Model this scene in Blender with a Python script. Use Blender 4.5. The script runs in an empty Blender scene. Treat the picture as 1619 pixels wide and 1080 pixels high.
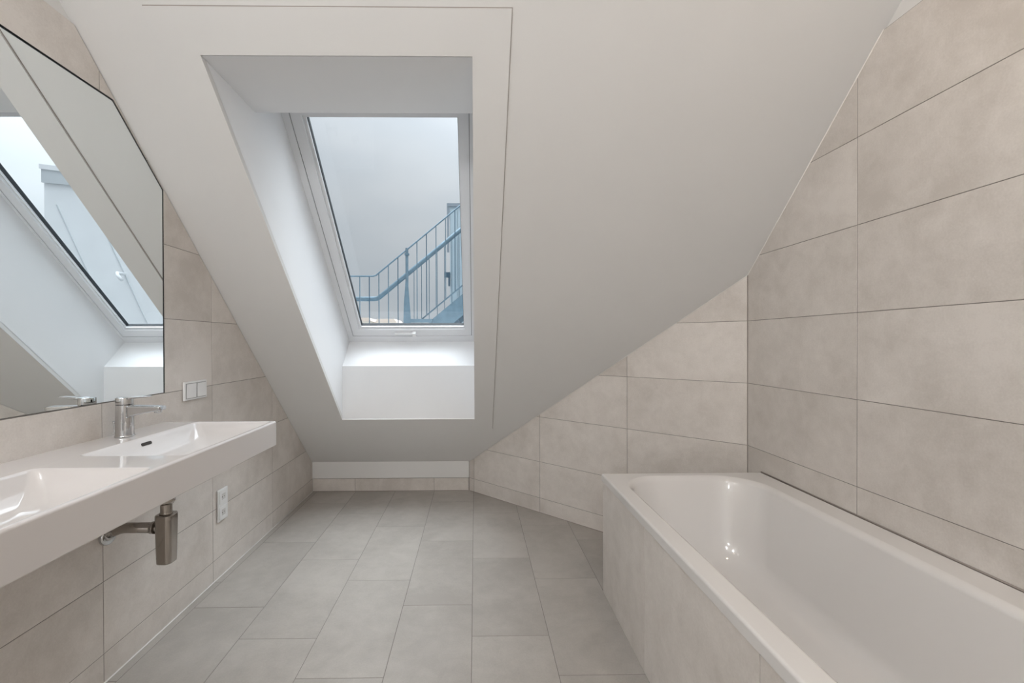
import bpy, bmesh, math, random
from mathutils import Vector, Matrix
random.seed(7)
C = bpy.context.scene
COL = C.collection
D = bpy.data

# ------------------------------------------------------------------ camera
cam = D.objects.new('camera', D.cameras.new('camera'))
COL.objects.link(cam)
cam.data.sensor_width = 36
cam.data.sensor_fit = 'HORIZONTAL'
cam.data.lens = 15.052
cam.data.shift_x = 0.030405
cam.data.shift_y = 0.00269
cam.data.clip_start = 0.02
cam.data.clip_end = 500
cx = Vector((0.99990624, -0.0133103, -0.00321518))
cf = Vector((0.01329288, 0.99989716, -0.00538162))
cu = Vector((0.00328648, 0.00533837, 0.99998035))
m = Matrix.Identity(4)
for i in range(3):
    m[i][0] = cx[i]; m[i][1] = cu[i]; m[i][2] = -cf[i]
m[2][3] = 1.14355
cam.matrix_world = m
C.camera = cam

# ------------------------------------------------------------------ view
C.view_settings.view_transform = 'Standard'
C.view_settings.look = 'None'
C.view_settings.gamma = 1
C.view_settings.use_curve_mapping = False
C.view_settings.exposure = 0.25
SKY = 0.93
FILL = 20.0
SPOT = 2.0
sun = D.objects.new('veiled_sun', D.lights.new('veiled_sun', 'SUN')); COL.objects.link(sun)      # sun behind bright overcast: very soft
sun.data.energy = 3.0; sun.data.angle = math.radians(55); sun.data.color = (.93, .97, 1)
sun.rotation_euler = Vector((.18, .26, .95)).to_track_quat('Z', 'Y').to_euler()

# ------------------------------------------------------------------ sky: soft overcast, brighter towards the zenith
w = D.worlds.new('sky'); C.world = w; w.use_nodes = True
nt = w.node_tree; nt.nodes.clear()
out = nt.nodes.new('ShaderNodeOutputWorld'); bg = nt.nodes.new('ShaderNodeBackground')
tc = nt.nodes.new('ShaderNodeTexCoord'); sep = nt.nodes.new('ShaderNodeSeparateXYZ')
mr = nt.nodes.new('ShaderNodeMapRange'); mr.inputs['From Min'].default_value = 0.0; mr.inputs['From Max'].default_value = 1.0
mr.inputs['To Min'].default_value = 0.70; mr.inputs['To Max'].default_value = 5.6
pw = nt.nodes.new('ShaderNodeMath'); pw.operation = 'POWER'; pw.inputs[1].default_value = 3.5; pw.use_clamp = True
nz = nt.nodes.new('ShaderNodeTexNoise'); nz.inputs['Scale'].default_value = 3.2; nz.inputs['Detail'].default_value = 5; nz.inputs['Roughness'].default_value = .45
mp = nt.nodes.new('ShaderNodeMapping'); mp.inputs['Scale'].default_value = (1, 1, 2.6)
cr = nt.nodes.new('ShaderNodeValToRGB')
cr.color_ramp.elements[0].position = .33; cr.color_ramp.elements[0].color = (.60, .635, .68, 1)
cr.color_ramp.elements[1].position = .68; cr.color_ramp.elements[1].color = (.68, .70, .73, 1)
mul = nt.nodes.new('ShaderNodeMath'); mul.operation = 'MULTIPLY'; mul.inputs[1].default_value = SKY
L = nt.links.new
L(tc.outputs['Generated'], sep.inputs[0]); L(sep.outputs['Z'], pw.inputs[0]); L(pw.outputs[0], mr.inputs['Value'])
L(tc.outputs['Generated'], mp.inputs[0]); L(mp.outputs[0], nz.inputs['Vector']); L(nz.outputs['Fac'], cr.inputs[0])

gd = nt.nodes.new('ShaderNodeVectorMath'); gd.operation = 'DOT_PRODUCT'; gd.inputs[1].default_value = Vector((.46, .46, .76)).normalized()
gc = nt.nodes.new('ShaderNodeMath'); gc.operation = 'MAXIMUM'; gc.inputs[1].default_value = 0.
gp = nt.nodes.new('ShaderNodeMath'); gp.operation = 'POWER'; gp.inputs[1].default_value = 6.
gs = nt.nodes.new('ShaderNodeMath'); gs.operation = 'MULTIPLY_ADD'; gs.inputs[1].default_value = 2.3      # bright haze round the veiled sun
L(tc.outputs['Generated'], gd.inputs[0]); L(gd.outputs['Value'], gc.inputs[0]); L(gc.outputs[0], gp.inputs[0]); L(gp.outputs[0], gs.inputs[0]); L(mr.outputs[0], gs.inputs[2])
L(gs.outputs[0], mul.inputs[0]); L(cr.outputs[0], bg.inputs[0]); L(mul.outputs[0], bg.inputs[1]); L(bg.outputs[0], out.inputs[0])

# ------------------------------------------------------------------ room numbers (metres)
H = 1.1436
XL, XR, YF, YN = -1.2504, 1.3127, 3.2938, -2.7
ZK, ZS = 0.2233, 0.0986
XA, YB = -0.0492, 2.0448
CT, CC = 0.99369, 3.49297
ZT = 2.1414
ZC = 2.60
nrm = math.sqrt(1 + CT * CT)
UP = Vector((0, -1 / nrm, CT / nrm))       # up the slope
OUT = Vector((0, CT / nrm, 1 / nrm))       # towards the roof
def cz(y): return CC - CT * y

# ------------------------------------------------------------------ material helpers
def mat(name, col, rough=.5, metal=0., **kw):
    M = D.materials.new(name); M.use_nodes = True
    b = M.node_tree.nodes['Principled BSDF']
    b.inputs['Base Color'].default_value = (*col, 1)
    b.inputs['Roughness'].default_value = rough
    b.inputs['Metallic'].default_value = metal
    for k, v in kw.items(): b.inputs[k].default_value = v
    return M
def noisy(M, amount, scale, bump=0., bscale=None, detail=3):
    n = M.node_tree.nodes; l = M.node_tree.links; b = n['Principled BSDF']
    c = b.inputs['Base Color'].default_value[:3]
    t = n.new('ShaderNodeTexCoord'); z = n.new('ShaderNodeTexNoise')
    z.inputs['Scale'].default_value = scale; z.inputs['Detail'].default_value = detail
    r = n.new('ShaderNodeValToRGB')
    r.color_ramp.elements[0].position = .3; r.color_ramp.elements[1].position = .7
    r.color_ramp.elements[0].color = (*[v * (1 - amount) for v in c], 1)
    r.color_ramp.elements[1].color = (*[min(1, v * (1 + amount)) for v in c], 1)
    l.new(t.outputs['Object'], z.inputs['Vector']); l.new(z.outputs['Fac'], r.inputs[0]); l.new(r.outputs[0], b.inputs['Base Color'])
    if bump:
        z2 = n.new('ShaderNodeTexNoise'); z2.inputs['Scale'].default_value = bscale or scale * 20
        bp = n.new('ShaderNodeBump'); bp.inputs['Strength'].default_value = bump; bp.inputs['Distance'].default_value = .002
        l.new(t.outputs['Object'], z2.inputs['Vector']); l.new(z2.outputs['Fac'], bp.inputs['Height']); l.new(bp.outputs[0], b.inputs['Normal'])
    return M
def tile_mat(name, dark, light, rough):
    M = D.materials.new(name); M.use_nodes = True
    n = M.node_tree.nodes; l = M.node_tree.links; b = n['Principled BSDF']
    t = n.new('ShaderNodeTexCoord'); oi = n.new('ShaderNodeObjectInfo')
    sc = n.new('ShaderNodeVectorMath'); sc.operation = 'SCALE'; sc.inputs['Scale'].default_value = 37.
    cmb = n.new('ShaderNodeCombineXYZ')
    for i in range(3): l.new(oi.outputs['Random'], cmb.inputs[i])
    l.new(cmb.outputs[0], sc.inputs[0])
    ad = n.new('ShaderNodeVectorMath'); ad.operation = 'ADD'
    l.new(t.outputs['Object'], ad.inputs[0]); l.new(sc.outputs[0], ad.inputs[1])
    def noise(s, d, r=.5, dist=0.):
        z = n.new('ShaderNodeTexNoise'); z.inputs['Scale'].default_value = s; z.inputs['Detail'].default_value = d
        z.inputs['Roughness'].default_value = r; z.inputs['Distortion'].default_value = dist
        l.new(ad.outputs[0], z.inputs['Vector']); return z.outputs['Fac']
    def math_(op, a, bb):
        q = n.new('ShaderNodeMath'); q.operation = op
        for i, v in enumerate((a, bb)):
            if isinstance(v, (int, float)): q.inputs[i].default_value = v
            else: l.new(v, q.inputs[i])
        return q.outputs[0]
    cloud = noise(2.6, 4, .55, .6); mid = noise(14, 5, .65, .3); fine = noise(190, 2, .6)
    f = math_('ADD', math_('MULTIPLY', cloud, .50), math_('ADD', math_('MULTIPLY', mid, .32), math_('MULTIPLY', fine, .18)))
    f = math_('ADD', f, math_('MULTIPLY', math_('SUBTRACT', oi.outputs['Random'], .5), .08))
    r = n.new('ShaderNodeValToRGB')
    r.color_ramp.elements[0].position = .39; r.color_ramp.elements[0].color = (*dark, 1)
    r.color_ramp.elements[1].position = .62; r.color_ramp.elements[1].color = (*light, 1)
    l.new(f, r.inputs[0]); l.new(r.outputs[0], b.inputs['Base Color'])
    b.inputs['Roughness'].default_value = rough
    bp = n.new('ShaderNodeBump'); bp.inputs['Strength'].default_value = .12; bp.inputs['Distance'].default_value = .001
    l.new(mid, bp.inputs['Height']); l.new(bp.outputs[0], b.inputs['Normal'])
    return M

M_TILE = tile_mat('stone_wall_tile', (.59, .545, .503), (.745, .70, .66), .40)
M_FLOOR = tile_mat('stone_floor_tile', (.365, .338, .308), (.46, .430, .396), .45)
M_GROUT = noisy(mat('grout', (.225, .205, .19), .9), .08, 60)
M_PAINT = noisy(mat('wall_paint', (.75, .742, .73), .75), .012, 3, .05, 300)
M_WHITE = noisy(mat('reveal_paint', (.86, .865, .875), .6), .01, 3, .03, 300)
M_FRAME = mat('window_lacquer', (.80, .81, .83), .3)
M_SEAL = mat('black_rubber_seal', (.02, .025, .03), .6)
M_CERAMIC = mat('white_ceramic', (.69, .66, .65), .10, **{'Coat Weight': .5, 'Coat Roughness': .02})
M_TUB = mat('enamelled_steel', (.73, .71, .695), .08, **{'Coat Weight': .4, 'Coat Roughness': .02})
M_CHROME = noisy(mat('chrome', (.60, .61, .62), .04, 1.), .01, 10)
M_NICKEL = noisy(mat('polished_nickel', (.40, .37, .34), .10, 1.), .02, 10)
M_PLASTIC = mat('white_plastic', (.83, .83, .83), .28)
M_DARK = mat('dark_recess', (.03, .025, .02), .5)
M_SILIC = mat('silicone_white', (.80, .78, .75), .5)
M_SILICD = mat('silicone_grey', (.34, .30, .275), .6)
M_MIRROR = mat('mirror_silver', (.92, .955, .96), .0, 1.)
M_BLUE = noisy(mat('galvanised_blue_steel', (.14, .215, .265), .5, .35), .12, 12)
M_BLUED = mat('dark_blue_steel', (.06, .12, .17), .5, .3)
M_PANEL = noisy(mat('pale_blue_sheet', (.52, .62, .67), .45), .05, 4)
M_RENDER = noisy(mat('white_render', (.90, .91, .92), .8), .03, 2)
M_ROOF = noisy(mat('grey_sheet_roof', (.62, .65, .67), .55), .04, 2)
M_ROOFD = mat('dark_sheet_edge', (.30, .34, .38), .6)
M_BRICKY = noisy(mat('pale_far_facade', (.66, .64, .60), .9), .05, 1)
M_TERRA = mat('far_tile_roof', (.60, .52, .46), .9)
M_FILLW = D.materials.new('fill_lamp_glow'); M_FILLW.use_nodes = True
for nm, cc_, st in (('fill_lamp_glow', (1, .98, .95), 1.0), ('halogen_glow', (1, .80, .58), 30.)):
    M = D.materials.get(nm) or D.materials.new(nm); M.use_nodes = True
    b = M.node_tree.nodes['Principled BSDF']
    b.inputs['Base Color'].default_value = (.9, .9, .9, 1)
    b.inputs['Emission Color'].default_value = (*cc_, 1); b.inputs['Emission Strength'].default_value = st
M_SPOTW = D.materials['halogen_glow']
M_GLASS = D.materials.new('double_glazing'); M_GLASS.use_nodes = True
n = M_GLASS.node_tree.nodes; n.clear(); l = M_GLASS.node_tree.links
o_ = n.new('ShaderNodeOutputMaterial'); tr = n.new('ShaderNodeBsdfTransparent'); gl = n.new('ShaderNodeBsdfGlossy'); mx = n.new('ShaderNodeMixShader'); fr = n.new('ShaderNodeLayerWeight'); fp = n.new('ShaderNodeMath'); fm = n.new('ShaderNodeMath')
tr.inputs[0].default_value = (.95, .975, .985, 1); gl.inputs['Roughness'].default_value = 0; fr.inputs[0].default_value = .5; fp.operation = 'POWER'; fp.inputs[1].default_value = 4.; fm.operation = 'MULTIPLY_ADD'; fm.inputs[1].default_value = .8; fm.inputs[2].default_value = .03
l.new(fr.outputs['Facing'], fp.inputs[0]); l.new(fp.outputs[0], fm.inputs[0]); l.new(fm.outputs[0], mx.inputs[0]); l.new(tr.outputs[0], mx.inputs[1]); l.new(gl.outputs[0], mx.inputs[2]); l.new(mx.outputs[0], o_.inputs[0])

# ------------------------------------------------------------------ object helpers
def link(name, me, parent=None):
    o = D.objects.new(name, me); COL.objects.link(o)
    if parent: o.parent = parent
    return o
def fin(name, bm, material, parent=None, smooth=False, wn=False, recalc=True):
    if recalc: bmesh.ops.recalc_face_normals(bm, faces=bm.faces)
    me = D.meshes.new(name); bm.to_mesh(me); bm.free(); me.materials.append(material)
    if smooth:
        for p in me.polygons: p.use_smooth = True
    o = link(name, me, parent)
    if wn:
        md = o.modifiers.new('wn', 'WEIGHTED_NORMAL'); md.weight = 100; md.keep_sharp = False
    return o
def empty(name, loc):
    o = D.objects.new(name, None); COL.objects.link(o); o.location = loc; o.empty_display_size = .05
    return o
def tag(o, label=None, cat=None, group=None, kind=None):
    if label: o['label'] = label
    if cat: o['category'] = cat
    if group: o['group'] = group
    if kind: o['kind'] = kind
    return o
def put(child, root):      # keeps world-space vertex coordinates under a root that stands elsewhere
    child.parent = root
    child.matrix_parent_inverse = Matrix.Translation(-root.location)
    return child
def box(bm, x0, x1, y0, y1, z0, z1, bev=0.):
    vs = [bm.verts.new((x, y, z)) for x in (x0, x1) for y in (y0, y1) for z in (z0, z1)]
    fs = [bm.faces.new([vs[i] for i in f]) for f in ((0, 1, 3, 2), (4, 6, 7, 5), (0, 4, 5, 1), (2, 3, 7, 6), (0, 2, 6, 4), (1, 5, 7, 3))]
    if bev:
        es = list({e for f in fs for e in f.edges})
        bmesh.ops.bevel(bm, geom=es, offset=bev, segments=2, affect='EDGES', profile=.5)
def prism(bm, pts, vec):
    """solid from a planar ring of 3D points pushed along vec"""
    a = [bm.verts.new(p) for p in pts]; b = [bm.verts.new(Vector(p) + vec) for p in pts]
    bm.faces.new(a); bm.faces.new(b[::-1])
    for i in range(len(a)):
        j = (i + 1) % len(a); bm.faces.new((a[i], b[i], b[j], a[j]))
def obox(bm, o, a, b, c):
    """box from a corner and three edge vectors"""
    o, a, b, c = map(Vector, (o, a, b, c))
    prism(bm, [o, o + a, o + a + b, o + b], c)
def tube(bm, pts, r, seg=12, caps=True):
    pts = [Vector(p) for p in pts]; rs = r if isinstance(r, (list, tuple)) else [r] * len(pts)
    rings = []; prev = None
    for i, p in enumerate(pts):
        t = (pts[min(i + 1, len(pts) - 1)] - pts[max(i - 1, 0)]).normalized()
        if prev is None:
            up = Vector((0, 0, 1)) if abs(t.z) < .9 else Vector((1, 0, 0)); u = t.cross(up).normalized()
        else: u = (prev - t * prev.dot(t)).normalized()
        prev = u; v = t.cross(u)
        rings.append([bm.verts.new(p + (u * math.cos(k * 2 * math.pi / seg) + v * math.sin(k * 2 * math.pi / seg)) * rs[i]) for k in range(seg)])
    for a, b in zip(rings, rings[1:]):
        for k in range(seg): bm.faces.new((a[k], a[(k + 1) % seg], b[(k + 1) % seg], b[k]))
    if caps: bm.faces.new(rings[0][::-1]); bm.faces.new(rings[-1])
def lathe(bm, c, prof, seg=32, axis='Z', sx=1., sy=1.):
    """profile of (radius, height) turned about an axis through c"""
    c = Vector(c); rings = []
    for r, h in prof:
        ring = []
        for k in range(seg):
            a = k * 2 * math.pi / seg; p, q = math.cos(a) * r * sx, math.sin(a) * r * sy
            v = {'Z': (p, q, h), 'X': (h, p, q), 'Y': (p, h, q)}[axis]
            ring.append(bm.verts.new(c + Vector(v)))
        rings.append(ring)
    for a, b in zip(rings, rings[1:]):
        for k in range(seg): bm.faces.new((a[k], a[(k + 1) % seg], b[(k + 1) % seg], b[k]))
    bm.faces.new(rings[0][::-1]); bm.faces.new(rings[-1])
def rrect(x0, x1, y0, y1, r, n=8):
    """rounded rectangle; r one radius or four (x1y1, x0y1, x0y0, x1y0)"""
    rs = r if isinstance(r, (list, tuple)) else [r] * 4
    P = []
    for (sx, sy, rr, a0) in ((1, 1, rs[0], 0), (-1, 1, rs[1], 90), (-1, -1, rs[2], 180), (1, -1, rs[3], 270)):
        X = (x1 if sx > 0 else x0) - sx * rr; Y = (y1 if sy > 0 else y0) - sy * rr
        for k in range(n + 1):
            a = math.radians(a0 + 90 * k / n); P.append((X + rr * math.cos(a), Y + rr * math.sin(a)))
    return P
def ring(bm, pts2, z): return [bm.verts.new((x, y, z)) for x, y in pts2]
def bridge(bm, a, b):
    for k in range(len(a)): bm.faces.new((a[k], a[(k + 1) % len(a)], b[(k + 1) % len(a)], b[k]))

# ------------------------------------------------------------------ tiles
def clip(poly, n, d):       # keep n.p <= d
    o = []
    for i in range(len(poly)):
        a, b = poly[i], poly[(i + 1) % len(poly)]
        da = n[0] * a[0] + n[1] * a[1] - d; db = n[0] * b[0] + n[1] * b[1] - d
        if da <= 0: o.append(a)
        if (da < 0 < db) or (db < 0 < da):
            t = da / (da - db); o.append((a[0] + (b[0] - a[0]) * t, a[1] + (b[1] - a[1]) * t))
    return o
def area(p): return .5 * sum(p[i][0] * p[(i + 1) % len(p)][1] - p[(i + 1) % len(p)][0] * p[i][1] for i in range(len(p)))
def inset(poly, d):
    if area(poly) < 0: poly = poly[::-1]
    q = poly
    for i in range(len(poly)):
        a, b = poly[i], poly[(i + 1) % len(poly)]
        ex, ey = b[0] - a[0], b[1] - a[1]; le = math.hypot(ex, ey)
        if le < 1e-9: continue
        nx, ny = ey / le, -ex / le
        q = clip(q, (nx, ny), nx * a[0] + ny * a[1] - d)
        if len(q) < 3: return []
    return q
def clean(p):
    o = []
    for a in p:
        if not o or math.hypot(a[0] - o[-1][0], a[1] - o[-1][1]) > 1e-4: o.append(a)
    if len(o) > 1 and math.hypot(o[0][0] - o[-1][0], o[0][1] - o[-1][1]) < 1e-4: o.pop()
    return o
def clip_convex(p, wall):
    if area(wall) < 0: wall = wall[::-1]
    for i in range(len(wall)):
        a, b = wall[i], wall[(i + 1) % len(wall)]
        ex, ey = b[0] - a[0], b[1] - a[1]; le = math.hypot(ex, ey)
        nx, ny = ey / le, -ex / le
        p = clip(p, (nx, ny), nx * a[0] + ny * a[1])
        if len(p) < 3: return []
    return p
TH = .008
OG = .0008
def minus(p, hole):         # convex p less convex hole, as convex pieces
    if area(hole) < 0: hole = hole[::-1]
    out_, cur = [], p
    for i in range(len(hole)):
        a, b = hole[i], hole[(i + 1) % len(hole)]
        ex, ey = b[0] - a[0], b[1] - a[1]; le = math.hypot(ex, ey); nx, ny = ey / le, -ex / le; d = nx * a[0] + ny * a[1]
        o = clean(clip(cur, (-nx, -ny), -d))
        if len(o) > 2 and area(o) > 1e-7: out_.append(o)
        cur = clip(cur, (nx, ny), d)
        if len(cur) < 3: return [p] if not out_ or abs(sum(area(q) for q in out_) - area(p)) < 1e-7 else out_
    return out_
def tiles(parent, rects, wall, O, U, V, N, material, joint=.0023, name='tile', edge=.0012, hole=None):
    """one object per tile: rects clipped to the wall outline; O + u*U + v*V on the tile face, N towards the room"""
    O, U, V, N = map(Vector, (O, U, V, N)); w2 = inset(wall, edge)
    for (u0, u1, v0, v1) in rects:
        g = joint / 2
        p = clean(clip_convex([(u0 + g, v0 + g), (u1 - g, v0 + g), (u1 - g, v1 - g), (u0 + g, v1 - g)], w2))
        if len(p) < 3 or area(p) < 1e-4: continue
        if hole:
            ps = minus(p, hole)
            if not ps: continue
            if len(ps) > 1 or abs(area(ps[0]) - area(p)) > 1e-7:
                bm = bmesh.new()
                for pp in ps: prism(bm, [O + U * a + V * b for a, b in pp], -N * TH)
                fin(name, bm, material, parent); continue
        q = clean(inset(p, .0006))
        bm = bmesh.new(); jit = random.uniform(-.00015, .00015)
        P3 = lambda a, h: O + U * a[0] + V * a[1] + N * h
        if len(q) == len(p):
            # keep corner order aligned
            k = min(range(len(q)), key=lambda i: math.hypot(q[i][0] - p[0][0], q[i][1] - p[0][1])); q = q[k:] + q[:k]
            r0 = [bm.verts.new(P3(a, -TH)) for a in p]; r1 = [bm.verts.new(P3(a, -.0006 + jit)) for a in p]; r2 = [bm.verts.new(P3(a, jit)) for a in q]
            bm.faces.new(r0[::-1]); bridge(bm, r0, r1); bridge(bm, r1, r2); bm.faces.new(r2)
        else:
            r0 = [bm.verts.new(P3(a, -TH)) for a in p]; r1 = [bm.verts.new(P3(a, jit)) for a in p]
            bm.faces.new(r0[::-1]); bridge(bm, r0, r1); bm.faces.new(r1)
        fin(name, bm, material, parent)
def slab(name, wall, O, U, V, N, off, th, material, parent=None):
    O, U, V, N = map(Vector, (O, U, V, N)); bm = bmesh.new()
    prism(bm, [O + U * a + V * b - N * off for a, b in wall], -N * th)
    return fin(name, bm, material, parent)

# rows of wall tiles: a low base course, then 30 cm courses
def rows(z1): 
    r = [(0, ZS), (ZS, z1)]; z = z1
    while z < ZT - .01: r.append((z, z + .3)); z += .3
    return r
tile_wall = [(YN, 0), (YF, 0), (YF, ZK), ((CC - ZT) / CT, ZT), (YN, ZT)]
shell = [(YN - .2, -.2), (YF + .36, -.2), (YF + .36, cz(YF) + .05), (YF, cz(YF) + .41), (.45, cz(.45) + .41), (YN - .2, cz(.45) + .41)]

# wall_left
wl = slab('wall_left', shell, (XL, 0, 0), (0, 1, 0), (0, 0, 1), (1, 0, 0), TH, .15, M_PAINT); tag(wl, kind='structure')
MIR = [(.35, .9425), (1.741, .9425), (1.741, 1.759), (1.506, 1.987), (.35, 1.987)]     # niche for the mirror, flush with the tiles
bm = bmesh.new()
for pp in minus(inset(tile_wall, .0005), MIR): prism(bm, [(XL - OG, a, b) for a, b in pp], Vector((-TH + OG + .0001, 0, 0)))
fin('grout', bm, M_GROUT, wl)
ys = [1.4494 + .6 * k for k in range(-8, 5)]
tiles(wl, [(a, b, c, d) for a, b in zip(ys, ys[1:]) for c, d in rows(.3416)], tile_wall, (XL, 0, 0), (0, 1, 0), (0, 0, 1), (1, 0, 0), M_TILE, hole=MIR)
# wall_right
wr_poly = [(YN, 0), (YB, 0), (YB, cz(YB)), ((CC - ZT) / CT, ZT), (YN, ZT)]
wr = slab('wall_right', shell, (XR, 0, 0), (0, 1, 0), (0, 0, 1), (-1, 0, 0), TH, .15, M_PAINT); tag(wr, kind='structure')
slab('grout', inset(wr_poly, .0005), (XR, 0, 0), (0, 1, 0), (0, 0, 1), (-1, 0, 0), OG, TH - OG - .0001, M_GROUT, wr)
ys = [1.4548 + .6 * k for k in range(-8, 3)]
tiles(wr, [(a, b, c, d) for a, b in zip(ys, ys[1:]) for c, d in rows(.3407)], wr_poly, (XR, 0, 0), (0, 1, 0), (0, 0, 1), (-1, 0, 0), M_TILE)
# wall_diagonal, cutting off the far right corner
dl = math.hypot(XR - XA, YF - YB); du = Vector(((XR - XA) / dl, (YB - YF) / dl, 0)); dn = Vector((du.y, -du.x, 0))
if dn.y > 0: dn = -dn
wd_poly = [(0, 0), (dl, 0), (dl, cz(YB)), (0, ZK)]
wd = slab('wall_diagonal', [(-.08, -.1), (dl + .02, -.1), (dl + .02, cz(YB) + .03), (-.08, ZK - .02)], (XA, YF, 0), du, (0, 0, 1), dn, TH, .06, M_PAINT); tag(wd, kind='structure')
slab('grout', inset(wd_poly, .0005), (XA, YF, 0), du, (0, 0, 1), dn, OG, TH - OG - .0001, M_GROUT, wd)
ss = [.6494 + .6 * k for k in range(-2, 4)]
tiles(wd, [(a, b, c, d) for a, b in zip(ss, ss[1:]) for c, d in rows(.3407)], wd_poly, (XA, YF, 0), du, (0, 0, 1), dn, M_TILE)
# wall_far: low knee wall of a tile base strip below a white board
bm = bmesh.new(); box(bm, XL - .15, XR + .15, YF + TH, YF + .2, -.2, cz(YF) + .12)
wf = fin('wall_far', bm, M_PAINT); tag(wf, kind='structure')
slab('grout', [(XL, 0), (XA, 0), (XA, ZS - .001), (XL, ZS - .001)], (0, YF, 0), (1, 0, 0), (0, 0, 1), (0, -1, 0), OG, TH - OG - .0001, M_GROUT, wf)
tiles(wf, [(-1.525, -.925, 0, ZS), (-.925, -.32, 0, ZS), (-.32, .28, 0, ZS)], [(XL, 0), (XA - .004, 0), (XA - .004, ZS), (XL, ZS)], (0, YF, 0), (1, 0, 0), (0, 0, 1), (0, -1, 0), M_TILE)
bm = bmesh.new(); box(bm, XL + .001, XA - .002, YF - .006, YF + TH, ZS + .003, ZK + .004)
tag(fin('board', bm, M_PAINT, wf), 'white board above the low tile strip')
# wall_back with its door, behind the camera
bm = bmesh.new()
for a in ((XL - .15, -.46, -.2, 3.2), (.46, XR + .15, -.2, 3.2), (-.46, .46, 2.03, 3.2), (-.46, .46, -.2, 0)):
    box(bm, a[0], a[1], YN - .2, YN, a[2], a[3])
wb = fin('wall_back', bm, M_PAINT); tag(wb, kind='structure')
dr = empty('door_1', (0, YN - .05, 0)); tag(dr, kind='structure')
bm = bmesh.new(); box(bm, -.455, .455, YN - .09, YN - .05, .006, 2.025, .003); put(fin('door_leaf', bm, M_WHITE), dr)
bm = bmesh.new()
box(bm, -.52, -.45, YN - .05, YN + .014, 0, 2.09, .003); box(bm, .45, .52, YN - .05, YN + .014, 0, 2.09, .003); box(bm, -.45, .45, YN - .05, YN + .014, 2.02, 2.09, .003)
put(fin('door_frame', bm, M_WHITE), dr)
bm = bmesh.new(); tube(bm, [(.38, YN - .055, 1.02), (.38, YN - .005, 1.02), (.27, YN - .005, 1.02)], .009); put(fin('door_handle', bm, M_CHROME, smooth=True), dr)

# floor
fl_poly = [(XL, YN), (XR, YN), (XR, YB), (XA, YF), (XL, YF)]
bm = bmesh.new(); box(bm, XL - .15, XR + .15, YN - .2, YF + .3, -.2, -TH)
fl = fin('floor', bm, M_GROUT); tag(fl, kind='structure')
slab('grout', fl_poly, (0, 0, 0), (1, 0, 0), (0, 1, 0), (0, 0, 1), OG, TH - OG - .0001, M_GROUT, fl)
X0, Y0 = -.0164, .4578
fr_ = []
for k in range(-5, 5):
    o = (-.2 * k) % .6
    for j in range(-6, 6):
        y = Y0 + o + .6 * j; fr_.append((X0 + .3 * k, X0 + .3 * (k + 1), y, y + .6))
tiles(fl, fr_, fl_poly, (0, 0, 0), (1, 0, 0), (0, 1, 0), (0, 0, 1), M_FLOOR, edge=.001)

# ------------------------------------------------------------------ sloped ceiling with the skylight shaft
def S(x, t, n=0.):          # x across, t up the slope from the knee wall, n outwards
    return Vector((x, YF, ZK)) + Vector((UP * t)) + OUT * n
def tof(y): return (YF - y) * nrm
OX0, OX1 = -.893, -.006
T0, T1 = tof(2.885), tof(1.418)
TTOP = tof((CC - ZC) / CT)
bm = bmesh.new()
# sheet 15 mm thick made as one ring of four pieces round the opening
def ringslab(bm, ox0, ox1, t0, t1, ix0, ix1, s0, s1, n0, n1):
    o = [(ox0, t0), (ox1, t0), (ox1, t1), (ox0, t1)]; i = [(ix0, s0), (ix1, s0), (ix1, s1), (ix0, s1)]
    A = [bm.verts.new(S(a, b, n0)) for a, b in o]; B = [bm.verts.new(S(a, b, n0)) for a, b in i]
    A2 = [bm.verts.new(S(a, b, n1)) for a, b in o]; B2 = [bm.verts.new(S(a, b, n1)) for a, b in i]
    for k in range(4):
        j = (k + 1) % 4
        bm.faces.new((A[k], A[j], B[j], B[k])); bm.faces.new((A2[k], B2[k], B2[j], A2[j]))
        bm.faces.new((A[k], A2[k], A2[j], A[j])); bm.faces.new((B[k], B[j], B2[j], B2[k]))
ringslab(bm, XL - TH, XR + TH, -.02, TTOP, OX0, OX1, T0, T1, 0, .015)
cs = fin('ceiling_slope', bm, M_PAINT); tag(cs, kind='structure')
bm = bmesh.new(); box(bm, XL - TH, XR + TH, YN, (CC - ZC) / CT + .02, ZC, ZC + .05)
tag(fin('ceiling', bm, M_PAINT), kind='structure')
# roof build-up outside
bm = bmesh.new()
ringslab(bm, XL - .2, XR + .2, -.4, TTOP + .7, OX0 - .03, OX1 + .03, tof(3.055) + .40, tof(1.418) + .36, .34, .40)
tag(fin('roof', bm, M_ROOF), kind='structure')
# casing round the opening: flat frame standing proud of the slope
bm = bmesh.new()
ringslab(bm, -1.012, .117, tof(2.972), tof(1.329), OX0, OX1, T0, T1, -.007, .0)
tag(fin('trim_1', bm, M_PAINT), kind='structure')
bm = bmesh.new()
ringslab(bm, -1.0145, .1195, tof(2.972) - .0025, tof(1.329) + .0025, -1.012, .117, tof(2.972), tof(1.329), -.0012, .001)
tag(fin('shadow_joint', bm, M_SILICD), kind='structure')  # dark strip paints in the shadow gap round the casing
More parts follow.
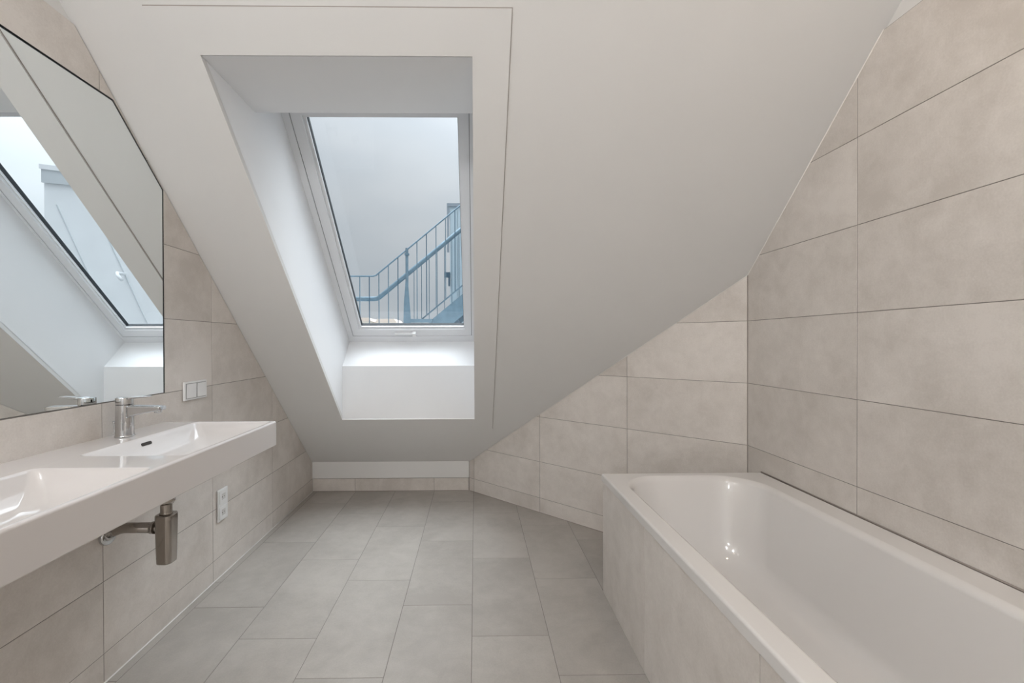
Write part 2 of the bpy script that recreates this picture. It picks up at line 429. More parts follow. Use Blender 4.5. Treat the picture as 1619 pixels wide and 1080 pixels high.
# shaft lining
sh = empty('skylight_shaft', S(-.45, T0)); tag(sh, kind='structure')
side = [(2.885, .630), (2.889, .984), (3.061, 1.149), (1.936, 2.262), (1.765, 2.083), (1.418, 2.085)]
def liner(name, pts, vec):
    bm = bmesh.new(); prism(bm, [Vector(p) for p in pts], Vector(vec)); return put(fin(name, bm, M_WHITE), sh)
side[0] = (2.885, cz(2.885) + .0225); side[5] = (1.440, cz(1.440) + .0225)
liner('side_lining', [(OX0, y, z) for y, z in side], (-.02, 0, 0))
liner('side_lining', [(OX1, y, z) for y, z in side], (.02, 0, 0))
pa, pb, pc, pd_, pe, pf = [Vector((0, y, z)) for y, z in side]
pa = Vector((0, 2.885, cz(2.885) + .002)); pf = Vector((0, 1.4195, 2.0842))
def strip(name, a, b, outw):
    bm = bmesh.new(); A = Vector((OX0 - .019, 0, 0)); B = Vector((OX1 + .019, 0, 0))
    prism(bm, [a + A, a + B, b + B, b + A], Vector(outw)); return put(fin(name, bm, M_WHITE), sh)
strip('lower_lining', pa, pb, (0, .02, 0)); strip('sill_lining', pb, pc, UP * -.02)
strip('upper_lining', pe, pf, (0, 0, .02)); strip('head_lining', pd_, pe, UP * .02)

# ------------------------------------------------------------------ skylight window
WN = (4.185 - CC) / nrm     # distance of the frame's inner face above the slope
tb = tof(3.055) + WN * 0    # helper below converts window-plane points to (t, n)
def tw(y, z):               # slope coordinate of a point on the window plane
    return (Vector((0, y, z)) - Vector((0, YF, ZK))).dot(UP)
win = empty('window_1', S(-.45, tw(3.055, 1.149), WN)); tag(win, kind='structure')
a0 = tw(3.055, 1.149); a1 = tw(1.942, 2.255)
def wring(name, x0, x1, t0, t1, wx0, wx1, wt0, wt1, n0, n1, material):
    bm = bmesh.new(); ringslab(bm, x0, x1, t0, t1, x0 + wx0, x1 - wx1, t0 + wt0, t1 - wt1, WN + n0, WN + n1)
    return put(fin(name, bm, material), win)
wring('window_frame', OX0 - .002, OX1 + .002, a0 - .012, a1 + .012, .036, .020, .062, .045, 0, .09, M_FRAME)
wring('gasket', OX0 + .034, OX1 - .018, a0 + .050, a1 - .033, .006, .006, .006, .006, .006, .05, M_SEAL)
sx0, sx1, st0, st1 = OX0 + .037, OX1 - .0205, a0 + .053, a1 - .036
wring('sash', sx0, sx1, st0, st1, .052, .046, .058, .05, .002, .055, M_FRAME)
wring('glazing_bead', sx0 + .050, sx1 - .044, st0 + .056, st1 - .048, .016, .008, .016, .012, .016, .05, M_FRAME)
wring('glazing_seal', sx0 + .064, sx1 - .050, st0 + .070, st1 - .058, .005, .004, .004, .004, .03, .052, M_SEAL)
bm = bmesh.new(); obox(bm, S(sx0 + .06, st0 + .066, WN + .040), (sx1 - sx0 - .105, 0, 0), UP * (st1 - st0 - .12), OUT * .002)
put(fin('pane', bm, M_GLASS), win)
# outer aluminium cover strips of the sash
wring('cover_flashing', sx0 + .004, sx1 - .004, st0 + .004, st1 - .004, .030, .026, .036, .03, .0555, .062, M_ROOFD)
wring('outer_flashing', OX0 - .05, OX1 + .05, a0 - .06, a1 + .06, .06, .06, .06, .06, .02, .095, M_ROOFD)
# ventilation catch on the lower sash
bm = bmesh.new(); obox(bm, S(-.56, st0 + .020, WN - .016), (.145, 0, 0), UP * .014, OUT * .018)
hd = put(fin('window_handle', bm, M_PLASTIC), win)
bm = bmesh.new(); obox(bm, S(-.435, st0 + .014, WN - .024), (.022, 0, 0), UP * .030, OUT * .026); fin('catch', bm, M_PLASTIC, hd).matrix_parent_inverse = Matrix.Identity(4)

# ------------------------------------------------------------------ joints and cove beads
def bead(name, pts, r, material):
    bm = bmesh.new(); tube(bm, pts, r, 6); return tag(fin(name, bm, material, smooth=True), kind='structure')
e = .001
bead('trim_2', [(XA, YF, ZK), (XR, YB, cz(YB)), (XR, (CC - ZT) / CT, ZT)], .0022, M_SILIC)
bead('trim_3', [(XR, YB, .0), (XR, YB, cz(YB))], .003, M_SILICD)
bead('trim_4', [(XL, YF, 0), (XA, YF, 0), (XR, YB, 0)], .0035, M_SILICD)
bead('trim_6', [(XL, YN, 0), (XL, YF, 0)], .0035, M_SILIC)

# ------------------------------------------------------------------ bathtub in its tiled box
BX0, BX1, BY0, BY1, BZ = .574, XR - .0025, .243, 1.945, .542
tub = empty('bathtub', (.94, 1.1, 0)); tag(tub, 'white enamelled bathtub with rounded ends and flat rim along the right wall', 'bathtub')
bm = bmesh.new()
def oring(i, z, r=.004): return ring(bm, rrect(BX0 + i, BX1 - i, BY0 + i, BY1 - i, r, 12), z)
R0 = oring(.0015, BZ - .034); R1 = oring(0, BZ - .032); R2 = oring(0, BZ - .008); R25 = oring(.0006, BZ - .0049); R3 = oring(.0023, BZ - .0023); R35 = oring(.0049, BZ - .0006); R4 = oring(.008, BZ)
for a, b in ((R0, R1), (R1, R2), (R2, R25), (R25, R3), (R3, R35), (R35, R4)): bridge(bm, a, b)
# opening and bowl: (x0,x1,y0,y1,radius,z)
prof = [(.630, 1.222, .285, 1.906, .170, BZ), (.634, 1.218, .289, 1.902, .168, BZ - .0008), (.640, 1.211, .295, 1.896, .165, BZ - .004),
        (.646, 1.204, .302, 1.890, .162, BZ - .010), (.651, 1.197, .310, 1.884, .160, BZ - .020), (.660, 1.186, .330, 1.872, .158, BZ - .07),
        (.676, 1.170, .37, 1.85, .155, BZ - .16), (.690, 1.156, .42, 1.828, .15, BZ - .24), (.700, 1.146, .45, 1.81, .145, BZ - .285),
        (.712, 1.134, .48, 1.79, .14, BZ - .312), (.73, 1.116, .51, 1.765, .13, BZ - .332), (.757, 1.089, .55, 1.73, .12, BZ - .345), (.80, 1.05, .62, 1.67, .10, BZ - .354), (.86, .99, .7, 1.6, .06, BZ - .36)]
rings = [ring(bm, rrect(a, b, c, d, r, 12), z) for a, b, c, d, r, z in prof]
bridge(bm, R4, rings[0])
for a, b in zip(rings, rings[1:]): bridge(bm, a, b)
bm.faces.new(rings[-1])
# underside
U0 = ring(bm, rrect(BX0 + .004, BX1 - .004, BY0 + .004, BY1 - .004, .004, 12), BZ - .034); bridge(bm, U0, R0)
U = [ring(bm, rrect(a - .006, b + .006, c - .006, d + .006, r + .006, 12), z - (.006 if z < BZ - .32 else .034 if z > BZ - .005 else .02)) for a, b, c, d, r, z in prof[4:]]
bridge(bm, U0, U[0])
for a, b in zip(U, U[1:]): bridge(bm, a, b)
bm.faces.new(U[-1])
put(fin('tub_shell', bm, M_TUB, smooth=True, wn=True), tub)
bm = bmesh.new(); lathe(bm, (.925, 1.45, BZ - .3595), [(.0, .0), (.036, .0), (.036, .004), (.030, .0065), (.0, .0075)], 32)
put(fin('drain', bm, M_CHROME, smooth=True), tub)
ap = empty('bath_panel', (.94, 1.1, 0)); tag(ap, 'beige tiled box panel of tall tiles closing the side and ends of the bathtub', 'bath panel')
AX, AZ = .5798, BZ - .0365
bm = bmesh.new()
box(bm, AX + .0014, AX + .03, BY0 + .007, BY1 - .005, 0.001, AZ - .001); box(bm, AX + .03, XR - .002, BY1 - .03, BY1 - .005, 0.001, AZ - .001); box(bm, AX + .03, XR - .002, BY0 + .007, BY0 + .03, .001, AZ - .001)
g = put(fin('grout', bm, M_GROUT), ap)
def ptiles(*a, **k):
    before = set(D.objects)
    tiles(None, *a, **k)
    for o in set(D.objects) - before: put(o, ap)
ylist = [.243, .8647, 1.4668, BY1 - .003]
ptiles([(a, b, 0, AZ) for a, b in zip(ylist, ylist[1:])], [(BY0 + .003, 0), (BY1 - .003, 0), (BY1 - .003, AZ), (BY0 + .003, AZ)], (AX, 0, 0), (0, 1, 0), (0, 0, 1), (-1, 0, 0), M_TILE)
ptiles([(AX + .01, .95, 0, AZ), (.95, 1.32, 0, AZ)], [(AX + .01, 0), (XR - .003, 0), (XR - .003, AZ), (AX + .01, AZ)], (0, BY1 - .0025, 0), (1, 0, 0), (0, 0, 1), (0, 1, 0), M_TILE)
bead('trim_5', [(BX1 + .001, BY0, BZ + .0005), (BX1 + .001, BY1 + .001, BZ + .0005)], .0032, M_SILICD)

# ------------------------------------------------------------------ double washbasin
SX0, SX1, SY0, SY1, SZ, SB = XL + .0005, -.804, .56, 1.7415, .827, .7285
wbn = empty('washbasin', (XL, 1.15, SB)); tag(wbn, 'long white ceramic double washbasin mounted on the left wall under the mirror', 'washbasin')
bm = bmesh.new()
def so(i, z, r=.007): return ring(bm, rrect(SX0, SX1 - i, SY0 + i, SY1 - i, [max(.002, r - i), .0008, .0008, max(.002, r - i)], 5), z)
q = [so(.004, SB), so(.001, SB + .001), so(0, SB + .004), so(0, SZ - .007), so(.0005, SZ - .0045), so(.0018, SZ - .0022), so(.0038, SZ - .0007), so(.0065, SZ)]
for a, b in zip(q, q[1:]): bridge(bm, a, b)
bm.faces.new(q[0])
def bowl(y0, y1):
    x0, x1 = -1.121, SX1 - .0125
    # back, front, side insets and corner radius with depth
    pr = [(0, 0, 0, .022, 0), (.0015, .0012, .0015, .021, .0004), (.004, .003, .004, .020, .002), (.007, .0045, .008, .020, .006), (.011, .006, .010, .021, .014),
          (.020, .010, .017, .026, .032), (.032, .015, .030, .032, .052), (.048, .022, .050, .038, .070), (.066, .034, .078, .042, .081), (.10, .06, .12, .035, .087)]
    rg = [ring(bm, rrect(x0 + b, x1 - f, y0 + s, y1 - s, r, 6), SZ - z) for b, f, s, r, z in pr]
    for a, b in zip(rg, rg[1:]): bridge(bm, a, b)
    bm.faces.new(rg[-1]); return rg[0]
b1 = bowl(1.213, SY1 - .013); b2 = bowl(SY0 + .013, 1.100)
bm.edges.ensure_lookup_table()
loops = []
for lp in (q[-1], b1, b2):
    for k in range(len(lp)):
        e_ = bm.edges.get((lp[k], lp[(k + 1) % len(lp)]));  loops.append(e_)
bmesh.ops.triangle_fill(bm, use_beauty=True, use_dissolve=False, edges=loops)
put(fin('basin_body', bm, M_CERAMIC, smooth=True, wn=True), wbn)
# overflow slot on the back slope of the far bowl, drains
FY = 1.467
bm = bmesh.new()
sl = rrect(-.022, .022, -.0055, .0055, .0054, 6); c0 = Vector((-1.1080, 1.452, SZ - .0225))
nn = Vector((.93, 0, .37)).normalized(); uu = Vector((0, 1, 0)); vv = nn.cross(uu)
prism(bm, [c0 + uu * a + vv * b for a, b in sl], nn * .004)
put(tag(fin('overflow_slot', bm, M_DARK), 'dark oval overflow opening'), wbn)
for y in (1.47, .835):
    bm = bmesh.new(); lathe(bm, (-.97, y, SZ - .0875), [(0, 0), (.032, 0), (.032, .003), (.028, .005), (0, .006)], 28)
    put(fin('drain', bm, M_CHROME, smooth=True), wbn)

# ------------------------------------------------------------------ faucet
FX = -1.190
fc = empty('faucet', (FX, FY, SZ)); tag(fc, 'chrome single lever mixer tap standing on the washbasin ledge', 'faucet')
bm = bmesh.new(); lathe(bm, (FX, FY, SZ), [(0, .0005), (.0285, .0005), (.0285, .004), (.0265, .006), (.0255, .05), (.025, .107), (.0245, .1085), (0, .1085)], 40)
put(fin('body', bm, M_CHROME, smooth=True, wn=True), fc)
bm = bmesh.new()
secs = [(.006, .018, .055, .106), (.030, .0175, .070, .1055), (.055, .0165, .075, .105), (.09, .0155, .082, .1045), (.122, .0148, .0865, .104), (.130, .0140, .089, .1025)]
rg = []
for x, hw, z0, z1 in secs:
    rg.append([bm.verts.new((FX + x, FY + y, SZ + z)) for y, z in rrect(-hw, hw, z0, z1, .0048, 5)])
for a, b in zip(rg, rg[1:]): bridge(bm, a, b)
bm.faces.new(rg[0]); bm.faces.new(rg[-1][::-1])
sp = put(fin('spout', bm, M_CHROME, smooth=True, wn=True), fc)
bm = bmesh.new(); lathe(bm, (FX + .113, FY, SZ + .0795), [(0, 0), (.0098, 0), (.0112, .002), (.0112, .012), (0, .012)], 24)
a_ = fin('aerator', bm, M_CHROME, smooth=True, wn=True); a_.parent = sp
bm = bmesh.new(); lathe(bm, (FX, FY, SZ + .1095), [(0, 0), (.0245, 0), (.025, .001), (.0245, .021), (.0225, .0235), (0, .0245)], 40)
lv = put(fin('lever', bm, M_CHROME, smooth=True, wn=True), fc)
bm = bmesh.new(); rg = []
for x, hw, z0, z1 in [(.0, .016, .1245, .1335), (.03, .0155, .1275, .1345), (.06, .0145, .1315, .1360), (.082, .013, .1335, .1370), (.086, .011, .1345, .1365)]:
    rg.append([bm.verts.new((FX + x, FY + y, SZ + z)) for y, z in rrect(-hw, hw, z0, z1, min(.002, (z1 - z0) * .45), 3)])
for a, b in zip(rg, rg[1:]): bridge(bm, a, b)
bm.faces.new(rg[0]); bm.faces.new(rg[-1][::-1])
fin('lever_arm', bm, M_CHROME, smooth=True, wn=True).parent = lv
bm = bmesh.new(); tube(bm, [(FX - .031, FY - .004, SZ), (FX - .031, FY - .004, SZ + .048)], .0024, 10)
tube(bm, [(FX - .031, FY - .004, SZ + .0455), (FX - .031, FY - .004, SZ + .053)], .0048, 14)
put(fin('pop_up_rod', bm, M_CHROME, smooth=True, wn=True), fc)

# ------------------------------------------------------------------ bottle trap
TX, TY = -1.052, 1.467
tp = empty('bottle_trap', (TX, TY, .40)); tag(tp, 'polished metal bottle trap hanging below the washbasin with pipe to the wall', 'bottle trap')
bm = bmesh.new()
pr = [(.022, .3985, .014), (.0245, .4, .015), (.0252, .404, .016), (.0262, .45, .016), (.0275, .545, .016), (.0275, .5605, .016), (.0265, .5635, .016), (.021, .564, .014)]
rg = [ring(bm, [(TX + x, TY + y) for x, y in rrect(-a, a, -a, a, r, 5)], z) for a, z, r in pr]
for a, b in zip(rg, rg[1:]): bridge(bm, a, b)
bm.faces.new(rg[0]); bm.faces.new(rg[-1])
md_ = put(fin('bottle', bm, M_NICKEL, smooth=True, wn=True), tp)
bm = bmesh.new(); lathe(bm, (TX, TY, 0), [(0, .562), (.020, .562), (.020, .568), (.0175, .569), (.0175, .598), (.017, .60), (0, .601)], 28)
put(fin('neck', bm, M_NICKEL, smooth=True, wn=True), tp)
bm = bmesh.new(); lathe(bm, (TX, TY, 0), [(0, .598), (.0215, .598), (.0265, .606), (.0265, .615), (.018, .617), (.0175, .7295), (0, .7295)], 28)
put(fin('tailpiece', bm, M_NICKEL, smooth=True, wn=True), tp)
bm = bmesh.new(); tube(bm, [(TX - .03, TY, .516), (-1.10, TY, .516)], .0205, 24); put(fin('union_nut', bm, M_NICKEL, smooth=True, wn=True), tp)
bm = bmesh.new(); tube(bm, [(-1.07, TY, .516), (-1.185, TY, .516), (-1.197, TY, .514), (-1.208, TY, .511), (-1.225, TY, .504), (-1.246, TY - .001, .495)], [.0172, .0172, .0165, .016, .0155, .0155], 24)
put(fin('waste_pipe', bm, M_NICKEL, smooth=True), tp)
bm = bmesh.new(); lathe(bm, (XL + .0005, 1.462, .492), [(0, 0), (.031, 0), (.031, .008), (.027, .013), (0, .013)], 36, 'X')
put(tag(fin('wall_rosette', bm, M_CHROME, smooth=True, wn=True), 'bright round wall rosette'), tp)

# ------------------------------------------------------------------ mirror
mi = empty('mirror', (XL, 1.1, .943)); tag(mi, 'large frameless wall mirror with a cut off sloping corner above the washbasin', 'mirror')
def mface(name, poly, depth, th, material):
    bm = bmesh.new(); xx = lambda y: XL - .0014 - .0043 * (1.741 - y) - depth
    prism(bm, [(xx(y), y, z) for y, z in poly], Vector((-th, 0, 0))); return put(fin(name, bm, material), mi)
dg_ = [(.352, .944), (1.7395, .944), (1.7395, 1.757), (1.5045, 1.9855), (.352, 1.9855)]
mface('shade_backing', dg_, .0002, .0004, M_SEAL)  # black margin at right and top paints in the niche edge's shadow
mface('mirror_glass', [(.354, .9445), (1.7345, .9445), (1.7345, 1.7555), (1.5025, 1.9815), (.354, 1.9815)], 0., .0002, M_MIRROR)

# ------------------------------------------------------------------ light switch and socket
sw = empty('light_switch', (XL, 1.92, .934)); tag(sw, 'white double rocker light switch on the tiles beside the mirror', 'light switch')
bm = bmesh.new(); box(bm, XL + .0003, XL + .010, 1.842, 1.995, .894, .975, .003); put(fin('frame', bm, M_PLASTIC, smooth=True, wn=True), sw)
bm = bmesh.new(); box(bm, XL + .0098, XL + .0104, 1.8505, 1.9868, .9012, .9678); put(fin('rocker_gap_shade', bm, mat('switch_shade_grey', (.35, .35, .35), .6)), sw)  # grey plate colours in the shade in the gaps round the rockers
for y in (1.853, 1.922):
    bm = bmesh.new(); obox(bm, (XL + .010, y, .9035), (0, .062, 0), (.0015, 0, .062), (.004, 0, 0))
    bmesh.ops.bevel(bm, geom=list(bm.edges), offset=.0009, segments=2, affect='EDGES')
    put(fin('rocker', bm, M_PLASTIC, smooth=True, wn=True), sw)
so_ = empty('wall_socket', (XL, 2.116, .35)); tag(so_, 'white double power socket on the left wall tiles below the washbasin', 'socket')
bm = bmesh.new(); box(bm, XL + .0003, XL + .010, 2.076, 2.157, .274, .428, .003); put(fin('frame', bm, M_PLASTIC, smooth=True, wn=True), so_)
for z in (.3125, .3895):
    bm = bmesh.new()
    # square insert with a round well
    n_ = 32; a = [bm.verts.new((XL + .0125, 2.1165 + yy, z + zz)) for yy, zz in rrect(-.031, .031, -.031, .031, .004, 7)]
    a0_ = [bm.verts.new((XL + .0095, v.co.y, v.co.z)) for v in a]; bridge(bm, a, a0_)
    ang = lambda v: math.atan2(v.co.z - z, v.co.y - 2.1165)
    b = [bm.verts.new((XL + .0125, 2.1165 + .0215 * math.cos(ang(v)), z + .0215 * math.sin(ang(v)))) for v in a]
    c = [bm.verts.new((XL + .0105, 2.1165 + .0195 * math.cos(ang(v)), z + .0195 * math.sin(ang(v)))) for v in a]
    bridge(bm, a, b); bridge(bm, b, c); bm.faces.new(c)
    ins = put(fin('insert', bm, M_PLASTIC), so_)
    for dy in (-.0095, .0095):
        bm = bmesh.new(); lathe(bm, (XL + .0103, 2.1165 + dy, z), [(0, 0), (.0028, 0), (.0028, .0006), (0, .0006)], 12, 'X')
        fin('pin_hole', bm, M_DARK).parent = ins
    bm = bmesh.new(); lathe(bm, (XL + .0100, 2.1165, z), [(0, 0), (.0198, 0), (.0198, .0007), (.019, .0008), (0, .0008)], 28, 'X')
    fin('well', bm, mat('socket_shadow_grey', (.62, .61, .60), .5)).parent = ins

# ------------------------------------------------------------------ added fill lamps and ceiling spots behind the camera
for i, (x, y, lab) in enumerate(((-.80, -.55, 'added unseen fill globe on the ceiling nearest the washbasin'), (-.05, -1.3, 'added unseen fill globe in the middle of the flat ceiling'), (-.8, -2.0, 'added unseen fill globe on the ceiling left of the door'))):
    r_ = empty('fill_lamp', (x, y, ZC)); tag(r_, lab, 'fill lamp', 'added fill globes on the flat ceiling')  # unseen globe added to brighten the walls and the slope
    bm = bmesh.new(); lathe(bm, (0, 0, 0), [(0, -.0005), (.06, -.0005), (.06, -.02), (.045, -.035), (0, -.035)], 40); fin('ceiling_rose', bm, M_CHROME, r_, smooth=True, wn=True)
    bm = bmesh.new(); lathe(bm, (0, 0, 0), [(.004, -.027)] + [(.10 * math.sin(k * math.pi / 16), -.125 + .10 * math.cos(k * math.pi / 16)) for k in range(2, 16)] + [(.004, -.225)], 40); fin('fill_globe', bm, D.materials['fill_lamp_glow'], r_, smooth=True)
    li = D.lights.new('fill_light', 'POINT'); li.shadow_soft_size = .10; li.energy = FILL; li.color = (.965, .985, 1)
    lo = D.objects.new('fill_light', li); COL.objects.link(lo); lo.parent = r_; lo.location = (0, 0, -.34)
for i, (x, y, lab) in enumerate(((.80, .72, 'small recessed halogen spot nearest the slope over the bathtub'), (.95, -.25, 'small recessed halogen spot over the near end of the bathtub'), (-.75, -.25, 'small recessed halogen spot over the washbasin'))):
    r_ = empty('recessed_spot', (x, y, ZC)); tag(r_, lab, 'spotlight', 'small spots in the flat ceiling')
    bm = bmesh.new(); lathe(bm, (0, 0, 0), [(.0, -.0005), (.045, -.0005), (.044, -.004), (.03, -.006), (0, -.006)], 32); fin('bezel', bm, M_CHROME, r_, smooth=True, wn=True)
    bm = bmesh.new(); lathe(bm, (0, 0, 0), [(0, -.006), (.026, -.006), (.024, -.008), (0, -.009)], 24); fin('lens', bm, M_SPOTW, r_, smooth=True)
    li = D.lights.new('spot_light', 'AREA'); li.shape = 'DISK'; li.size = .05; li.energy = SPOT; li.color = (1, .80, .60)
    lo = D.objects.new('spot_light', li); COL.objects.link(lo); lo.parent = r_; lo.location = (0, 0, -.012)

# ------------------------------------------------------------------ outside: steel stair on the roof terrace
SYP = 6.2
st = empty('metal_staircase', (-.9, SYP, 1.0)); tag(st, 'blue grey metal outdoor staircase with landing and railings beyond the skylight', 'staircase')
def pt(name, bm, mtl=M_BLUE, parent=None, **k):
    o = fin(name, bm, mtl, **k)
    if parent: o.parent = parent
    else: put(o, st)
    return o
kx, kz = -1.447, 2.097          # knee of the top rail
sl_ = (3.124 - 2.097) / (-.219 + 1.463)
def topz(x): return 2.097 if x < kx else 2.097 + (x - kx) * sl_
bm = bmesh.new(); tube(bm, [(-2.6, SYP, 2.097), (kx - .02, SYP, 2.097), (kx + .02, SYP, 2.110), (1.1, SYP, topz(1.1))], .0115, 8); pt('top_rail', bm, smooth=True)
def hz(x): return 1.779 if x < -1.43 else 1.779 + (x + 1.43) * (2.79 - 1.779) / 1.22
hy = SYP + .10
bm = bmesh.new(); tube(bm, [(-2.6, hy, 1.779), (-1.49, hy, 1.779), (-1.44, hy, 1.783), (-1.40, hy, 1.803), (1.1, hy, hz(1.1))], .034, 12); pt('handrail', bm, smooth=True)
def brz(x): return 1.498 + (x + .742) * (1.955 - 1.498) / .552
k = 0; x = -1.664 - .137 * 6
while x < 1.0:
    if abs(x + .98) > .05:
        z0 = 1.05 if x < -.9 else (1.44 if x < -.76 else brz(x) if x > -.742 else 1.45)
        bm = bmesh.new(); tube(bm, [(x, SYP, z0), (x, SYP, topz(x))], .0075, 6); pt('baluster', bm, M_BLUED if k % 3 == 1 else M_BLUE)
    k += 1; x += .1375
bm = bmesh.new(); tube(bm, [(-.78, SYP, brz(-.78)), (1.0, SYP, brz(1.0))], .010, 8); pt('bottom_rail', bm, smooth=True)
# posts
bm = bmesh.new(); tube(bm, [(-.982, SYP, 1.05), (-.982, SYP, 2.50)], .021, 12); box(bm, -1.012, -.950, SYP - .025, SYP + .025, 2.395, 2.425); p_ = pt('post', bm)
bm = bmesh.new(); prism(bm, [(-1.045, SYP - .03, 1.0), (-.895, SYP - .03, 1.0), (-.935, SYP - .03, 1.62), (-.965, SYP - .03, 2.02), (-1.0, SYP - .03, 2.02), (-1.022, SYP - .03, 1.7)], Vector((0, .02, 0)))
pt('gusset', bm, parent=p_)
# landing and stringers, second railing on the far side
bm = bmesh.new(); box(bm, -2.6, -.60, SYP + .03, SYP + 1.35, 1.0, 1.06); pt('landing', bm)
for x_, y_ in ((-2.5, .08), (-.70, .08), (-2.5, 1.28), (-.70, 1.28)):
    bm = bmesh.new(); box(bm, x_ - .04, x_ + .04, SYP + y_ - .04, SYP + y_ + .04, .80, 1.0); pt('leg', bm)
bm = bmesh.new(); box(bm, -.925, -.62, SYP - .03, SYP + .04, 1.425, 1.478); pt('landing_beam', bm)
for yy in (SYP + .04, SYP + 1.30):
    bm = bmesh.new(); s2 = (1.849 - 1.494) / .43
    prism(bm, [(-.70, yy, 1.40), (-.60, yy, 1.497), (1.2, yy, 1.497 + 1.8 * s2), (1.2, yy, 1.497 + 1.8 * s2 - .33), (-.34, yy, 1.40)], Vector((0, .012, 0))); pt('stringer', bm)
for k in range(8):
    bm = bmesh.new(); x_ = -.50 + k * .215; z_ = 1.47 + k * .1775; box(bm, x_, x_ + .24, SYP + .055, SYP + 1.295, z_, z_ + .03); pt('tread', bm, M_BLUED)
YF2 = 7.6
for x in (-1.078, -.946, -.811, -.669, -.54, -.41, -.28, -.15, -.02, .11, .24):
    z1 = H + (hz(x / 1.206) - H) * 1.206; z0 = 1.20 if x < -.9 else 1.30 + (x + .9) * .80
    bm = bmesh.new(); tube(bm, [(x, YF2, z0), (x, YF2, z1)], .0065, 6); pt('baluster', bm)
bm = bmesh.new(); tube(bm, [(-1.30, YF2, H + (hz(-1.30 / 1.206) - H) * 1.206), (.9, YF2, H + (hz(.9 / 1.206) - H) * 1.206)], .014, 8); pt('top_rail', bm, smooth=True)
# stair tower cladding
tow = empty('stair_tower', (.2, 8.2, 1.0)); tag(tow, 'pale blue sheet clad stair tower behind the metal staircase at right', 'stair tower')
ty = 7.72; f_ = ty / 6.2
def tx(x): return x * f_
def tz(z): return H + (z - H) * f_
bm = bmesh.new(); box(bm, tx(-.36), 1.0, ty + .02, ty + 1.4, .8, tz(3.10)); put(fin('tower_wall', bm, M_PANEL), tow)
bx_ = tx(-.36)
for k in range(11):
    bm = bmesh.new(); x_ = bx_ + .012 + k * .13; box(bm, x_, x_ + .118, ty + .004, ty + .02, .8, tz(3.07)); put(fin('cladding_panel', bm, M_PANEL), tow)
bm = bmesh.new(); box(bm, tx(-.402), 1.02, ty - .02, ty + 1.42, tz(3.10), tz(3.145)); put(fin('roof_edge', bm, M_ROOFD), tow)
bm = bmesh.new(); box(bm, tx(-.402), tx(-.372), ty - .01, ty + .03, tz(2.44), tz(3.11)); put(fin('downpipe', bm, M_ROOFD), tow)
bm = bmesh.new(); box(bm, tx(-.436), tx(-.36), ty - .03, ty + .03, tz(2.075), tz(2.15)); put(fin('junction_box', bm, M_BLUED), tow)
bm = bmesh.new(); box(bm, tx(-.385), tx(-.362), ty - .02, ty + .02, tz(1.95), tz(2.075)); put(fin('cable_duct', bm, M_BLUED), tow)
# terrace slab that carries the stair and the tower
bm = bmesh.new(); box(bm, -4.5, 2.2, 4.6, 9.5, .72, .80); tag(fin('roof_terrace', bm, M_ROOF), kind='structure')

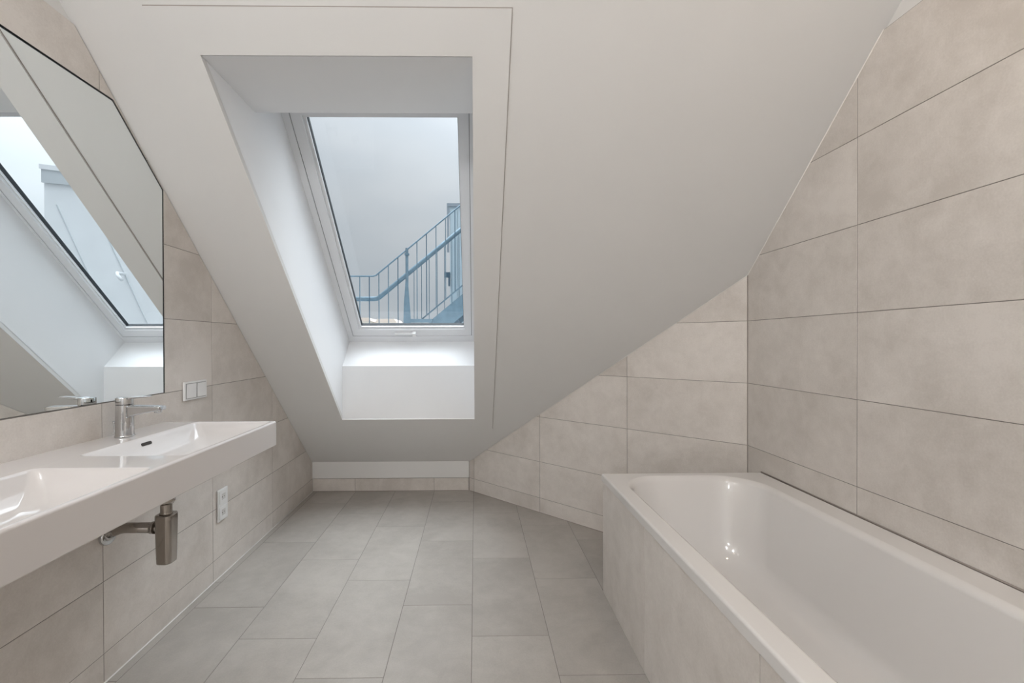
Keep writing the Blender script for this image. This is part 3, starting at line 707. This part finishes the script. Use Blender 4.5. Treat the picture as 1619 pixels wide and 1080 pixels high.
# neighbouring white dormer house to the right (seen in the mirror)
nb = empty('neighbour_house', (6, 13, 0)); tag(nb, 'white rendered attic house with dark eaves band seen in the mirror through the skylight', 'building')
bm = bmesh.new(); prism(bm, [(9.56, 12, -3), (2.5, 12, -3), (2.5, 12, 5.0), (9.56, 12, 5.75)], Vector((0, 5, 0))); put(fin('house_wall', bm, M_RENDER), nb)
bm = bmesh.new(); prism(bm, [(9.6, 11.9, 6.10), (2.4, 11.9, 5.15), (2.4, 11.9, 5.02), (9.6, 11.9, 5.97)], Vector((0, 5.2, 0))); put(fin('roof_edge', bm, M_RENDER), nb)
bm = bmesh.new(); prism(bm, [(9.57, 11.93, 5.97), (2.45, 11.93, 5.02), (2.45, 11.93, 4.9), (9.57, 11.93, 5.60)], Vector((0, .05, 0))); put(fin('eaves_band', bm, M_ROOF), nb)
for k in range(7):
    x_ = 3.0 + k * 1.0
    bm = bmesh.new(); prism(bm, [(x_ + 1.2, 11.98, 5.0), (x_ + 1.23, 11.98, 5.0), (x_ - .57, 11.98, 1.0), (x_ - .6, 11.98, 1.0)], Vector((0, .02, 0))); put(fin('standing_seam', bm, M_ROOF), nb)
bm = bmesh.new(); box(bm, 9.15, 9.45, 12.4, 12.7, 5.9, 6.75); box(bm, 9.1, 9.5, 12.35, 12.75, 6.7, 6.8); put(fin('chimney', bm, M_PANEL), nb)
vp = empty('roof_vent', (7.2, 11.8, 2.8))
tag(vp, 'small grey bent vent pipe on the neighbouring white wall seen in the mirror', 'vent pipe')
bm = bmesh.new(); tube(bm, [(7.3, 11.95, 3.05), (7.3, 11.7, 3.05), (7.25, 11.65, 2.98), (7.1, 11.6, 2.85)], .045, 12); put(fin('pipe', bm, M_RENDER, smooth=True), vp)

# distant roofs on the horizon
fars = [(-23.5, 70, 3.6, 4.6, 'pale distant apartment block at the left end of the skyline'), (-19.0, 74, 3.4, 5.0, 'low cream distant house row behind the staircase landing'),
        (-14.3, 72, 3.2, 4.7, 'cream distant block left of the staircase post'), (-10.4, 78, 4.0, 4.9, 'pale distant block right of the staircase post')]
for x, y, w_, h_, lab in fars:
    r_ = empty('distant_house', (x, y, -8)); tag(r_, lab, 'building', 'distant houses on the skyline')
    bm = bmesh.new(); box(bm, -w_ / 2, w_ / 2, -3, 3, 0, h_ + 7.6); fin('facade', bm, M_BRICKY, r_)
    bm = bmesh.new(); prism(bm, [(-w_ / 2 - .2, -3.2, h_ + 7.6), (w_ / 2 + .2, -3.2, h_ + 7.6), (w_ / 2 - .3, -3.2, h_ + 8.2), (-w_ / 2 + .3, -3.2, h_ + 8.2)], Vector((0, 6.4, 0))); fin('house_roof', bm, M_TERRA, r_)
    for k in range(4):
        bm = bmesh.new(); xx = -w_ / 2 + (k + .5) * w_ / 4; box(bm, xx - .22, xx + .22, -3.06, -3.0, h_ + 5.7, h_ + 6.9); fin('house_window', bm, M_ROOFD, r_)
# wide low ground of the city
bm = bmesh.new(); box(bm, -120, 120, 14, 260, -8.6, -8.0); tag(fin('ground', bm, M_BRICKY), kind='structure')
